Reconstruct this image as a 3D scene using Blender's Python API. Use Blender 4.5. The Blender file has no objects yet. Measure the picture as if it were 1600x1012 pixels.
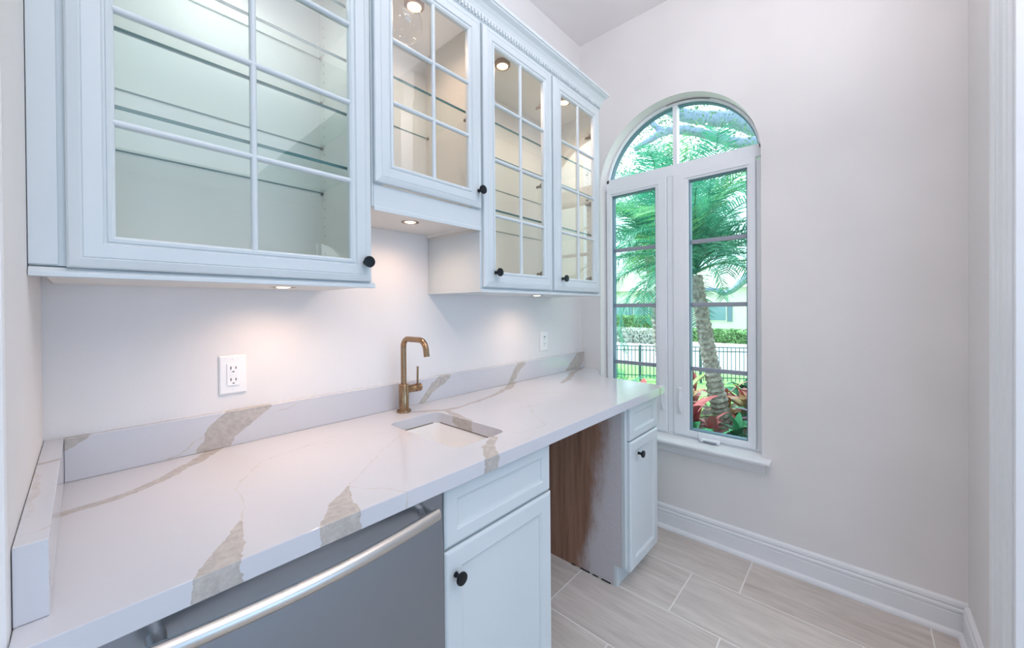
import bpy, bmesh, math, random
from math import sin, cos, pi, radians
from mathutils import Vector, Matrix
random.seed(7)
SC = bpy.context.scene
COL = SC.collection
# ------------------------------------------------------------------ camera
cam_data = bpy.data.cameras.new('camera'); cam = bpy.data.objects.new('camera', cam_data); COL.objects.link(cam)
cam_data.sensor_width = 36; cam_data.sensor_fit = 'HORIZONTAL'
cam_data.lens = 603.116 * 36 / 1600
cam_data.shift_y = (484.655 - 506) / 1600
cam_data.clip_start = .02; cam_data.clip_end = 400
_y, _p, _r = radians(41.989), radians(-.329), radians(-.405)
_f = Vector((cos(_y) * cos(_p), sin(_y) * cos(_p), sin(_p))); _rt = Vector((sin(_y), -cos(_y), 0)); _up = _rt.cross(_f)
_rt, _up = _rt * cos(_r) + _up * sin(_r), _up * cos(_r) - _rt * sin(_r)
_m = Matrix((_rt, _up, -_f)).transposed().to_4x4(); _m.translation = (0, -1.462, 1.333)
cam.matrix_world = _m
SC.camera = cam
# ------------------------------------------------------------------ world, sun, big lights, exposure
SC.view_settings.view_transform = 'Standard'; SC.view_settings.look = 'None'
SC.view_settings.gamma = 1; SC.view_settings.use_curve_mapping = False
SC.view_settings.exposure = 0.14
W = bpy.data.worlds.new('sky'); SC.world = W; W.use_nodes = True
wn = W.node_tree; bg = wn.nodes['Background']
bg.inputs[0].default_value = (.80, .93, 1.0, 1); bg.inputs[1].default_value = 2.6
SC.cycles.diffuse_bounces = 8; SC.cycles.max_bounces = 16; SC.cycles.transparent_max_bounces = 32
def light(name, kind, loc, energy, color, size=None, size_y=None, direction=None, **kw):
    d = bpy.data.lights.new(name, kind); d.energy = energy; d.color = color
    if kind == 'AREA':
        d.shape = 'RECTANGLE'; d.size = size; d.size_y = size_y or size
    elif size is not None:
        d.shadow_soft_size = size
    for k, v in kw.items(): setattr(d, k, v)
    o = bpy.data.objects.new(name, d); COL.objects.link(o); o.location = loc
    if direction: o.rotation_euler = Vector(direction).to_track_quat('-Z', 'Y').to_euler()
    return o
light('sun', 'SUN', (20, 10, 20), 7.5, (1, .95, .86), direction=(.12, -.55, -.8), angle=radians(2))
light('window_daylight_far', 'AREA', (.6, -6.35, 1.12), 62, (.30, .62, 1), 3.4, 1.9, (0, 1, .03))
light('window_daylight_left', 'AREA', (-3.35, -3.2, 1.35), 27, (.42, .72, 1), 2.6, 2.2, (1, .2, .0))
light('recessed_ceiling_glow', 'AREA', (.9, -1.5, 3.12), 5, (1, .95, .97), 1.5, 1.2, (0, 0, -1))
light('great_room_ceiling_glow', 'AREA', (.3, -4.0, 3.12), 32, (.90, .94, 1), 2.5, 2.5, (0, 0, -1))
light('added_ceiling_fill', 'AREA', (.7, -2.1, 2.55), 42, (1, .95, .98), 1.6, 1.0, (.15, .2, 1))  # added upward fill to brighten the ceiling; no pendant hangs here

# ------------------------------------------------------------------ node helper
class NT:
    def __init__(s, name):
        s.m = bpy.data.materials.new(name); s.m.use_nodes = True; s.t = s.m.node_tree
        s.t.nodes.clear(); s.out = s.t.nodes.new('ShaderNodeOutputMaterial')
    def n(s, typ, ins={}, **props):
        nd = s.t.nodes.new('ShaderNode' + typ)
        for k, v in props.items(): setattr(nd, k, v)
        for k, v in ins.items():
            if hasattr(v, 'is_output'): s.t.links.new(v, nd.inputs[k])
            else: nd.inputs[k].default_value = v
        return nd
    def math(s, op, a, b=0.0, c=None, clamp=False):
        i = {0: a, 1: b}
        if c is not None: i[2] = c
        return s.n('Math', i, operation=op, use_clamp=clamp).outputs[0]
    def vmath(s, op, a, b=(0, 0, 0)):
        nd = s.n('VectorMath', {0: a, 1: b}, operation=op)
        return nd.outputs['Value'] if op in ('DOT_PRODUCT', 'LENGTH') else nd.outputs[0]
    def coord(s): return s.n('TexCoord').outputs['Object']
    def world_pos(s): return s.n('NewGeometry').outputs['Position']
    def noise(s, vec, scale, detail=3, rough=.5, col=False):
        nd = s.n('TexNoise', {'Vector': vec, 'Scale': scale, 'Detail': detail, 'Roughness': rough})
        return nd.outputs['Color' if col else 'Fac']
    def mapr(s, v, a, b, c, d, smooth=False):
        nd = s.n('MapRange', {'Value': v, 'From Min': a, 'From Max': b, 'To Min': c, 'To Max': d})
        if smooth: nd.interpolation_type = 'SMOOTHSTEP'
        return nd.outputs[0]
    def mix(s, f, a, b, blend='MIX'):
        nd = s.n('Mix', data_type='RGBA', blend_type=blend)
        for idx, v in ((0, f), (6, a), (7, b)):
            if hasattr(v, 'is_output'): s.t.links.new(v, nd.inputs[idx])
            else: nd.inputs[idx].default_value = v if idx == 0 else (*v[:3], 1)
        return nd.outputs[2]
    def scale(s, vec, sc): return s.vmath('MULTIPLY', vec, sc)
    def bump(s, h, strength, dist=.002): return s.n('Bump', {'Height': h, 'Strength': strength, 'Distance': dist}).outputs[0]
    def bsdf(s, color, rough=.5, metal=0, normal=None, **kw):
        i = {'Base Color': color if hasattr(color, 'is_output') else (*color[:3], 1), 'Roughness': rough, 'Metallic': metal}
        if normal: i['Normal'] = normal
        i.update(kw)
        b = s.n('BsdfPrincipled', i)
        s.t.links.new(b.outputs[0], s.out.inputs[0]); return s.m

def paint(name, col, rough=.5, bump=.15, bscale=350, var=.03):
    t = NT(name); p = t.world_pos()
    v = t.noise(p, 2.3, 2)
    c = t.mix(t.mapr(v, .3, .7, 0, 1), [x * (1 - var) for x in col], [min(1, x * (1 + var)) for x in col])
    return t.bsdf(c, rough, normal=t.bump(t.noise(p, bscale, 2), bump, .001))
def plain(name, col, rough=.5, metal=0, nscale=60, var=.06, bump=.05):
    t = NT(name); p = t.coord(); v = t.noise(p, nscale, 3)
    c = t.mix(v, [x * (1 - var) for x in col], [min(1, x * (1 + var)) for x in col])
    return t.bsdf(c, rough, metal, t.bump(v, bump, .0008))
def emit(name, col, strength):
    t = NT(name); e = t.n('Emission', {'Color': (*col, 1), 'Strength': strength}); t.t.links.new(e.outputs[0], t.out.inputs[0]); return t.m
def glass(name, tint, refl=1.0):
    t = NT(name)
    tr = t.n('BsdfTransparent', {'Color': (*tint, 1)}); gl = t.n('BsdfGlossy', {'Color': (1, 1, 1, 1), 'Roughness': 0.0})
    fr = t.n('Fresnel', {'IOR': 1.5}).outputs[0]; bf = t.n('NewGeometry').outputs['Backfacing']
    f = t.math('MULTIPLY', fr, t.math('SUBTRACT', 1.0, bf)); f = t.math('MULTIPLY', f, refl, clamp=True)
    mx = t.n('MixShader', {0: f, 1: tr.outputs[0], 2: gl.outputs[0]}); t.t.links.new(mx.outputs[0], t.out.inputs[0]); return t.m

def quartz(name, axes, veins):
    """veins: list of polylines of (a, b, halfwidth) in metres, on the two named axes"""
    t = NT(name); P = t.coord()
    warp = t.noise(P, 16, 4, .65, col=True)
    warp2 = t.noise(P, 110, 3, .6, col=True)
    d1 = t.scale(t.vmath('SUBTRACT', warp, (.5, .5, .5)), (.034, .034, .034))
    d2 = t.scale(t.vmath('SUBTRACT', warp2, (.5, .5, .5)), (.008, .008, .008))
    Q = t.vmath('ADD', t.vmath('ADD', P, d1), d2)
    sep = t.n('SeparateXYZ', {0: Q}); ax = {'x': 0, 'y': 1, 'z': 2}
    q = t.n('CombineXYZ', {0: sep.outputs[ax[axes[0]]], 1: sep.outputs[ax[axes[1]]], 2: 0.0}).outputs[0]
    wide = None; edge = None; thin = None
    for pl in veins:
        for (a0, b0, w0), (a1, b1, w1) in zip(pl, pl[1:]):
            A = Vector((a0, b0, 0)); B = Vector((a1, b1, 0)); AB = B - A
            pa = t.vmath('SUBTRACT', q, tuple(A))
            h = t.math('MULTIPLY', t.vmath('DOT_PRODUCT', pa, tuple(AB)), 1 / AB.length_squared, clamp=True)
            sc = t.n('VectorMath', {0: tuple(AB), 3: h}, operation='SCALE').outputs[0]
            dist = t.vmath('LENGTH', t.vmath('SUBTRACT', pa, sc))
            w = t.math('MULTIPLY_ADD', h, w1 - w0, w0)
            s = t.math('SUBTRACT', dist, w)                     # signed distance to the vein's rim
            if max(w0, w1) > .004: wide = s if wide is None else t.math('MINIMUM', wide, s)
            else: thin = s if thin is None else t.math('MINIMUM', thin, s)
    base = t.mix(t.noise(P, 5, 3), (.565, .565, .595), (.605, .60, .63))
    if wide is not None:
        vc = t.mix(t.mapr(t.noise(P, 60, 4, .7), .35, .65, 0, 1), (.385, .35, .315), (.50, .46, .42))
        rim = t.mapr(wide, -.0035, -.0005, 0, 1)
        vc = t.mix(t.math('MULTIPLY', rim, .45), vc, (.40, .34, .28))
        m = t.mapr(wide, -.001, .0008, 1, 0, True)
        base = t.mix(t.math('MULTIPLY', m, .93), base, vc)
    if thin is not None:
        m = t.mapr(thin, 0, .0022, 1, 0, True)
        br = t.mapr(t.noise(P, 22, 2), .38, .6, .15, .75)
        base = t.mix(t.math('MULTIPLY', m, br), base, (.52, .47, .42))
    return t.bsdf(base, .13, **{'Specular IOR Level': .5})

def tile_mat():
    t = NT('grey_wood_look_porcelain'); P = t.world_pos()
    oi = t.n('ObjectInfo').outputs['Random']
    off = t.n('CombineXYZ', {0: t.math('MULTIPLY', oi, 37.0), 1: t.math('MULTIPLY', oi, 91.0), 2: 0.0}).outputs[0]
    p = t.vmath('ADD', P, off)
    g1 = t.noise(t.scale(p, (26, 2.6, 10)), 1.0, 6, .62)
    g2 = t.noise(t.scale(p, (120, 9, 10)), 1.0, 4, .6)
    g3 = t.noise(t.scale(p, (5, .9, 3)), 1.0, 3, .5)
    v = t.math('ADD', t.math('MULTIPLY', g1, .6), t.math('MULTIPLY', g2, .28)); v = t.math('ADD', v, t.math('MULTIPLY', g3, .25))
    c = t.mix(t.mapr(v, .42, .72, 0, 1), (.45, .40, .36), (.70, .64, .59))
    c = t.mix(t.mapr(oi, 0, 1, 0, .25), c, (.62, .58, .54))
    return t.bsdf(c, .38, normal=t.bump(g2, .08, .001))

def panel_mat():
    t = NT('bare_brown_wood_with_paint_overspray'); P = t.coord()
    sep = t.n('SeparateXYZ', {0: P}); y, z = sep.outputs[1], sep.outputs[2]
    g = t.noise(t.scale(P, (30, 30, 2.2)), 1.0, 6, .65); g2 = t.noise(t.scale(P, (90, 90, 5)), 1.0, 4, .6)
    k = t.noise(t.scale(P, (12, 14, 5)), 1, 4, .6)
    wood = t.mix(t.mapr(g, .35, .65, 0, 1), (.20, .088, .048), (.37, .19, .12))
    wood = t.mix(t.mapr(g2, .4, .7, 0, .35), wood, (.30, .20, .14))
    edge = t.math('ADD', y, t.math('MULTIPLY', t.math('SUBTRACT', k, .5), .17))
    edge = t.math('ADD', edge, t.mapr(z, 0, .85, -.09, .055))
    m = t.mapr(edge, -.46, -.56, 0, 1, True)
    sp = t.mapr(t.noise(P, 260, 2), .3, .7, .75, 1)
    c = t.mix(t.math('MULTIPLY', m, sp), wood, (.58, .56, .575))
    sc = t.mapr(t.noise(t.scale(P, (25, 25, 16)), 1, 5, .7), .70, .745, 0, .55)
    low = t.mapr(z, .5, .2, 0, 1)
    c = t.mix(t.math('MULTIPLY', sc, low), c, (.62, .54, .47))
    return t.bsdf(c, .6, normal=t.bump(g2, .15, .001))

def brushed(name, col, axis_scale, rough=.28, var=.12):
    t = NT(name); P = t.coord(); g = t.noise(t.scale(P, axis_scale), 1, 3, .6)
    c = t.mix(g, [x * (1 - var) for x in col], [min(1, x * (1 + var)) for x in col])
    return t.bsdf(c, t.mapr(g, .3, .7, rough * .8, rough * 1.25), 1.0, t.bump(g, .03, .0005))

M = {}
M['wall'] = paint('greige_wall_paint', (.77, .745, .735), .6, .25, 260)
M['ceiling'] = paint('ceiling_paint', (.80, .77, .77), .7, .2, 200)
M['trim'] = paint('white_trim_paint', (.80, .81, .83), .35, .03, 200)
M['cab'] = paint('white_cabinet_lacquer', (.60, .645, .66), .32, .03, 220, .015)
M['cabin'] = paint('white_cabinet_interior', (.74, .72, .68), .5, .03, 220, .02)
M['black'] = plain('matte_black_metal', (.018, .022, .026), .35, .6)
M['bronze'] = brushed('brushed_bronze', (.36, .225, .13), (60, 60, 900), .24)
M['steel'] = plain('satin_stainless_steel', (.29, .325, .37), .30, 1, 1.5, .04, 0)
M['handle'] = plain('satin_steel_bar', (.64, .60, .56), .36, 1, 4, .03, 0)
M['dark'] = plain('black_rubber_gap', (.01, .01, .012), .6)
M['sink'] = plain('white_sink_porcelain', (.83, .82, .81), .15, 0, 8, .015, 0)
M['plastic'] = plain('white_outlet_plastic', (.86, .85, .84), .3, 0, 30, .01, 0)
M['slot'] = plain('dark_outlet_slot', (.03, .025, .02), .6)
M['vinyl'] = paint('white_vinyl_window_frame', (.80, .82, .85), .3, .02, 100, .015)
M['bead'] = plain('slate_blue_glazing_bead', (.13, .22, .29), .4)
M['muntin_grey'] = plain('grey_outer_muntin', (.30, .32, .37), .45)
M['caulk'] = plain('dirty_dark_caulk', (.25, .22, .18), .8)
M['glass'] = glass('clear_cabinet_glass', (.985, .99, .985), 1.8)
M['shelfglass'] = glass('pale_green_shelf_glass', (.94, .975, .968), .9)
M['shelfedge'] = plain('deep_teal_glass_edge', (.003, .105, .10), .35, 0, 30, .1, 0)
M['winglass'] = glass('teal_tinted_window_glass', (.875, .965, .985), .9)
M['archglass'] = glass('pale_aqua_arch_glass', (.93, .985, 1.0), .9)
M['globe'] = glass('seeded_clear_globe_glass', (.90, .89, .88), 1.6)
M['brass'] = plain('antique_brass_rim', (.35, .22, .12), .25, 1)
M['lamp'] = emit('warm_halogen_lens', (1, .80, .55), 14)
M['lampcool'] = emit('warm_halogen_lens_under_cabinet', (1, .80, .55), 6)
M['grout'] = plain('pale_grout', (.80, .77, .74), .8)
M['tile'] = tile_mat()
M['panel'] = panel_mat()
M['slate_box'] = plain('hinge_nickel', (.25, .20, .17), .35, .8)

# ------------------------------------------------------------------ mesh helpers
class MB:
    def __init__(s): s.bm = bmesh.new()
    def poly(s, pts): return s.bm.faces.new([s.bm.verts.new(p) for p in pts])
    def mesh(s, verts, faces):
        v = [s.bm.verts.new(p) for p in verts]
        for f in faces:
            try: s.bm.faces.new([v[i] for i in f])
            except ValueError: pass
    def box(s, x0, x1, y0, y1, z0, z1):
        s.mesh([(x, y, z) for x in (x0, x1) for y in (y0, y1) for z in (z0, z1)],
               [(0, 1, 3, 2), (4, 6, 7, 5), (0, 4, 5, 1), (2, 3, 7, 6), (0, 2, 6, 4), (1, 5, 7, 3)]); return s
    def prism(s, pts, axis, a, b):
        """2-D polygon extruded along an axis from a to b"""
        def P(p, c): return {'x': (c, p[0], p[1]), 'y': (p[0], c, p[1]), 'z': (p[0], p[1], c)}[axis]
        n = len(pts)
        s.mesh([P(p, a) for p in pts] + [P(p, b) for p in pts],
               [tuple(range(n)), tuple(range(2 * n - 1, n - 1, -1))] + [(i, (i + 1) % n, n + (i + 1) % n, n + i) for i in range(n)]); return s
    def tube(s, path, r, seg=16, cap=True):
        path = [Vector(p) for p in path]; n = len(path)
        rs = r if isinstance(r, (list, tuple)) else [r] * n
        rings = []; ref = None
        for i, p in enumerate(path):
            d = (path[min(i + 1, n - 1)] - path[max(i - 1, 0)]).normalized()
            if ref is None: ref = d.orthogonal().normalized()
            ref = (ref - d * ref.dot(d)).normalized(); b = d.cross(ref)
            rings.append([s.bm.verts.new(p + (ref * cos(2 * pi * k / seg) + b * sin(2 * pi * k / seg)) * rs[i]) for k in range(seg)])
        for a, b in zip(rings, rings[1:]):
            for k in range(seg): s.bm.faces.new((a[k], a[(k + 1) % seg], b[(k + 1) % seg], b[k]))
        if cap: s.bm.faces.new(rings[0][::-1]); s.bm.faces.new(rings[-1])
        return s
    def lathe(s, prof, origin, axis, seg=24):
        """prof: (radius, distance along axis)"""
        o = Vector(origin); a = Vector(axis).normalized(); u = a.orthogonal().normalized(); w = a.cross(u); rings = []
        for r, h in prof:
            if r < 1e-6: rings.append([s.bm.verts.new(o + a * h)])
            else: rings.append([s.bm.verts.new(o + a * h + (u * cos(2 * pi * k / seg) + w * sin(2 * pi * k / seg)) * r) for k in range(seg)])
        for A, B in zip(rings, rings[1:]):
            for k in range(seg):
                k2 = (k + 1) % seg
                f = [A[k % len(A)], A[k2 % len(A)], B[k2 % len(B)], B[k % len(B)]]
                f = list(dict.fromkeys(f))
                if len(f) > 2: s.bm.faces.new(f)
        for R in (rings[0], rings[-1]):
            if len(R) > 2: s.bm.faces.new(R)
        return s
    def ring(s, rect, prof, P, close_inner=True):
        """mitred rectangle moulding: rect (a0,a1,b0,b1); prof (inset, depth) list; P(a,b,depth)->xyz. last loop capped or joined to the first"""
        a0, a1, b0, b1 = rect; loops = []
        for i, dpt in prof:
            loops.append([s.bm.verts.new(P(*c, dpt)) for c in ((a0 + i, b0 + i), (a1 - i, b0 + i), (a1 - i, b1 - i), (a0 + i, b1 - i))])
        pairs = list(zip(loops, loops[1:]))
        if not close_inner: pairs.append((loops[-1], loops[0]))
        for A, B in pairs:
            for k in range(4): s.bm.faces.new((A[k], A[(k + 1) % 4], B[(k + 1) % 4], B[k]))
        if close_inner:
            s.bm.faces.new(loops[-1]); s.bm.faces.new(loops[0][::-1])
        return s
    def build(s, name, mat, parent=None, bevel=0, smooth=False, seg=2):
        bm = s.bm; bmesh.ops.recalc_face_normals(bm, faces=bm.faces)
        if smooth:
            for f in bm.faces: f.smooth = True
            for e in bm.edges:
                if len(e.link_faces) == 2 and e.calc_face_angle() > radians(38): e.smooth = False
        me = bpy.data.meshes.new(name); bm.to_mesh(me); bm.free()
        if mat: me.materials.append(mat)
        o = bpy.data.objects.new(name, me); COL.objects.link(o)
        if parent: o.parent = parent; o.matrix_parent_inverse = parent.matrix_basis.inverted()
        if bevel:
            b = o.modifiers.new('bevel', 'BEVEL'); b.width = bevel; b.segments = seg; b.limit_method = 'ANGLE'; b.angle_limit = radians(40); b.harden_normals = False
        return o
def box(name, mat, parent, dims, bevel=0): return MB().box(*dims).build(name, mat, parent, bevel)
def tag(o, label=None, cat=None, group=None, kind=None):
    if label: o['label'] = label
    if cat: o['category'] = cat
    if group: o['group'] = group
    if kind: o['kind'] = kind
    return o
def thing(name, loc, label, cat, group=None):
    o = bpy.data.objects.new(name, None); COL.objects.link(o); o.location = loc; o.empty_display_size = .05
    return tag(o, label, cat, group)
def struct(name, mat, parent=None, loc=(0, 0, 0)):
    o = bpy.data.objects.new(name, None); COL.objects.link(o); o.location = loc; o['kind'] = 'structure'; return o
def copy_tree(o, parent=None):
    c = o.copy(); COL.objects.link(c)
    if parent: c.parent = parent
    for ch in list(o.children): copy_tree(ch, c)
    return c

XW, YR, ZC, XL = 2.356, -1.783, 3.168, -.067
# ------------------------------------------------------------------ room shell
OY0, OY1, OZ0, OCZ, OR = -1.084, -.153, .53, 2.125, .4655
OYC = (OY0 + OY1) / 2
wr = MB()
arc = lambda a0, a1, n, r=OR, cy=OYC, cz=OCZ: [(cy + r * cos(a0 + (a1 - a0) * i / n), cz + r * sin(a0 + (a1 - a0) * i / n)) for i in range(n + 1)]
lowA = [(.12, 0), (.12, ZC), (OYC, ZC)] + arc(pi / 2, 0, 24) + [(OY1, OZ0), (OYC, OZ0), (OYC, 0)]
lowB = [(YR - .15, 0), (OYC, 0), (OYC, OZ0), (OY0, OZ0)] + arc(pi, pi / 2, 24) + [(OYC, ZC), (YR - .15, ZC)]
wr.prism(lowA, 'x', XW, XW + .16); wr.prism(lowB, 'x', XW, XW + .16)
tag(wr.build('wall_right', M['wall']), kind='structure')
tag(box('wall_back', M['wall'], None, (XL - .15, XW, 0, .12, 0, ZC)), kind='structure')
tag(box('wall_left', M['wall'], None, (XL - .15, XL, -.66, 0, 0, ZC), .006), kind='structure')
tag(box('wall_front', M['wall'], None, (1.72, XW, YR - .15, YR, 0, ZC)), kind='structure')
tag(box('ceiling', M['ceiling'], None, (-3.6, XW + .16, YR - .15, .12, ZC, ZC + .1)), kind='structure')
tag(box('ceiling_great_room', M['ceiling'], None, (-3.6, 4.2, -6.7, YR - .1505, ZC, ZC + .1)), kind='structure')
# adjoining great room behind the camera
tag(box('wall_great_room_back', M['wall'], None, (-3.6, XL - .15, -.12, .0, 0, ZC)), kind='structure')
tag(box('wall_great_room_left', M['wall'], None, (-3.6, -3.45, -6.5, -.12, 0, ZC)), kind='structure')
tag(box('wall_great_room_right', M['wall'], None, (4.05, 4.2, -6.5, YR - .15, 0, ZC)), kind='structure')
tag(box('wall_great_room_side', M['wall'], None, (XW, 4.2, YR - .15, YR - .02, 0, ZC)), kind='structure')
wf = MB()
q = [(2.92 + .39 * cos(pi / 2 * (1 - i / 10)), 2.15 + .39 * sin(pi / 2 * (1 - i / 10))) for i in range(11)]
wf.prism([(-3.6, 0), (2.82, 0), (2.82, 2.54), (2.92, 2.54), (2.92, ZC), (-3.6, ZC)], 'y', -6.6, -6.5)
wf.prism([(2.92, ZC), (2.92, 2.54)] + q[1:] + [(3.31, .9), (2.82, .9), (2.82, 0), (4.2, 0), (4.2, ZC)], 'y', -6.6, -6.5)
tag(wf.build('wall_great_room_far', M['wall']), kind='structure')
w2 = struct('window_2', None, loc=(2.9, -6.55, .9))
box('mullion', M['vinyl'], w2, (2.865, 2.915, -6.57, -6.53, .9, 2.53))
box('pane', M['glass'], w2, (2.82, 3.31, -6.56, -6.555, .9, 2.54))

# floor: base slab, and each porcelain plank its own piece
fl = box('floor', M['grout'], None, (-3.6, 4.2, -6.6, .12, -.12, -.0009)); tag(fl, kind='structure')
def tile_mesh(w, l):
    mb = MB(); mb.box(.0027, w - .0027, .0027, l - .0027, -.009, 0); bm = mb.bm
    top = [e for e in bm.edges if all(v.co.z > -.001 for v in e.verts)]
    bmesh.ops.bevel(bm, geom=top, offset=.0006, segments=1, affect='EDGES')
    bmesh.ops.recalc_face_normals(bm, faces=bm.faces)
    me = bpy.data.meshes.new('tile'); bm.to_mesh(me); bm.free(); me.materials.append(M['tile']); return me
TW, TL = .325, .634; cache = {}
for c in range(13):
    x1 = 2.355 - c * TW; x0 = x1 - TW
    st = (-1.045, -.837, -1.044, -.72)[c % 4]
    k = -8
    while True:
        y0 = st + k * TL; k += 1
        if y0 < -5.4: continue
        if y0 > -.02: break
        y1 = min(y0 + TL, 0.0)
        if y1 - y0 < .03: continue
        xa = max(x0, -3.4)
        key = (round(x1 - xa, 3), round(y1 - y0, 3))
        if key not in cache: cache[key] = tile_mesh(*key)
        o = bpy.data.objects.new('tile', cache[key]); COL.objects.link(o); o.parent = fl; o.location = (xa, y0, 0)

# baseboards
def base_profile(out):
    return [(0, 0), (out(.030), 0), (out(.030), .008), (out(.027), .016), (out(.022), .021), (out(.016), .023), (out(.016), .088), (out(.0125), .090), (out(.0125), .094),
            (out(.017), .098), (out(.017), .108), (out(.012), .112), (out(.012), .118), (out(.015), .122), (out(.013), .134), (out(.006), .140), (0, .141)]
pr = [(XW - a if a else XW, b) for a, b in base_profile(lambda v: v)]
tag(MB().prism(pr, 'y', YR + .0, -.002).build('baseboard_right', M['trim'], smooth=True), kind='structure')
pr = [(YR + a if a else YR, b) for a, b in base_profile(lambda v: v)]
tag(MB().prism(pr, 'x', 1.862, XW - .0305).build('baseboard_front', M['trim'], smooth=True), kind='structure')
# door casing and jamb by the camera's right
tr = MB()
cas = [(1.862, YR), (1.862, YR + .024), (1.852, YR + .026), (1.838, YR + .024), (1.834, YR + .018), (1.826, YR + .018), (1.820, YR + .014), (1.770, YR + .014), (1.765, YR + .017), (1.757, YR + .017), (1.752, YR + .012), (1.735, YR + .012), (1.730, YR + .006), (1.722, YR + .006), (1.722, YR)]
tr.prism(cas, 'z', 0, ZC - .25)
tag(tr.build('trim_1', M['trim']), kind='structure')
tag(box('trim_2', M['trim'], None, (1.700, 1.7195, YR - .16, YR + .005, 0, ZC - .25), .002), kind='structure')

# ------------------------------------------------------------------ window
win = struct('window_1', None, loc=(XW + .05, OYC, OZ0))
def PX(x): return lambda a, b, dpt: (x - dpt, a, b)
XF = XW + .085                       # face of the fixed frame
# fixed frame: perimeter + mullion + transom
fm = MB()
fm.box(XF, XF + .07, OY0 + .001, OY0 + .036, OZ0 + .015, OCZ)
fm.box(XF, XF + .07, OY1 - .009, OY1 - .001, OZ0 + .015, OCZ)
fm.box(XF - .004, XF + .07, OY0 + .001, OY1 - .001, OZ0 + .015, OZ0 + .026)
fm.box(XF, XF + .07, OY0 + .001, OY1 - .001, 2.143, 2.210)
fm.box(XF, XF + .07, -.609, -.573, OZ0 + .026, 2.143)
fm.build('frame', M['vinyl'], win, .002)
ao = MB()
ro = arc(radians(8), radians(172), 40, OR - .002); ri = arc(radians(8), radians(172), 40, OR - .0155)
for x0, x1 in ((XF, XF + .07),):
    vs = [(x, *p) for x in (x0, x1) for p in ro + ri]; n = 41
    fs = []
    for i in range(40):
        fs += [(i, i + 1, n + i + 1, n + i), (2 * n + i, 3 * n + i, 3 * n + i + 1, 2 * n + i + 1), (i, 2 * n + i, 2 * n + i + 1, i + 1), (n + i, n + i + 1, 3 * n + i + 1, 3 * n + i)]
    ao.mesh(vs, fs)
ao.build('arch_frame', M['vinyl'], win, smooth=True)
bd = MB(); r2 = arc(radians(9), radians(171), 40, OR - .0157); r3 = arc(radians(9), radians(171), 40, OR - .0205)
vs = [(x, *p) for x in (XF + .02, XF + .06) for p in r2 + r3]; n = 41; fs = []
for i in range(40):
    fs += [(i, i + 1, n + i + 1, n + i), (2 * n + i, 3 * n + i, 3 * n + i + 1, 2 * n + i + 1), (n + i, n + i + 1, 3 * n + i + 1, 3 * n + i)]
bd.mesh(vs, fs); tag(bd.build('arch_glazing_bead', M['bead'], win), 'dark blue bead around the arch glass')
box('arch_mullion', M['vinyl'], win, (XF + .005, XF + .05, OYC - .013, OYC + .013, 2.21, OCZ + OR - .0158), .002)
ag = MB(); a0 = math.asin((2.21 - OCZ) / (OR - .017))
for s0, s1 in ((a0, pi / 2), (pi / 2, pi - a0)):
    pts = arc(s0, s1, 20, OR - .017)
    pts = pts + [(OYC, 2.21)]
    if s0 == a0: pts = pts
    ag = MB(); ag.prism(pts, 'x', XF + .036, XF + .040)
    ag.build('arch_pane', M['archglass'], win)
# cracked caulk line at the arch top
ck = MB(); ck.tube([(XF - .001, OYC + (OR - .006) * cos(t), OCZ + (OR - .006) * sin(t)) for t in [radians(84 + 32 * i / 16) for i in range(17)]], .0024, 6)
ck.build('caulk_crack', M['caulk'], win, smooth=True)
def sash(y0, y1, g0, g1):
    zb, zt, gb, gt = OZ0 + .027, 2.142, .590, 2.094
    s = MB(); a0, a1, b0, b1 = y0, y1, zb, zt
    prof_outer = (a0, a1, b0, b1); ins = [g0 - y0, y1 - g1, gb - zb, zt - gt]
    loops = []
    for f, dpt in ((0, -.03), (0, .010), (.06, .013), (.72, .013), (.76, .009), (.98, .007), (1, .002), (1, -.05)):
        c = [(a0 + ins[0] * f, b0 + ins[2] * f), (a1 - ins[1] * f, b0 + ins[2] * f), (a1 - ins[1] * f, b1 - ins[3] * f), (a0 + ins[0] * f, b1 - ins[3] * f)]
        loops.append([s.bm.verts.new((XF - dpt, p[0], p[1])) for p in c])
    for A, B in zip(loops, loops[1:] + loops[:1]):
        for k in range(4): s.bm.faces.new((A[k], A[(k + 1) % 4], B[(k + 1) % 4], B[k]))
    so = s.build('casement_sash', M['vinyl'], win)
    b = MB(); b.ring((g0 - .001, g1 + .001, gb - .001, gt + .001), [(0, -.002), (.007, -.006), (.007, -.045), (0, -.045)], lambda a, bb, dd: (XF - dd, a, bb), False)
    tag(b.build('glazing_bead', M['bead'], so), 'slate blue glazing bead')
    box('pane', M['winglass'], so, (XF + .034, XF + .038, g0 + .004, g1 - .004, gb + .004, gt - .004))
    for z in (1.7235, 1.346, .959):
        box('muntin', M['muntin_grey'], so, (XF + .022, XF + .033, g0 + .005, g1 - .005, z - .0125, z + .0125), .003)
    return so
sL = sash(-.572, -.163, -.500, -.198)
sR = sash(-1.047, -.610, -1.006, -.700)
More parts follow.
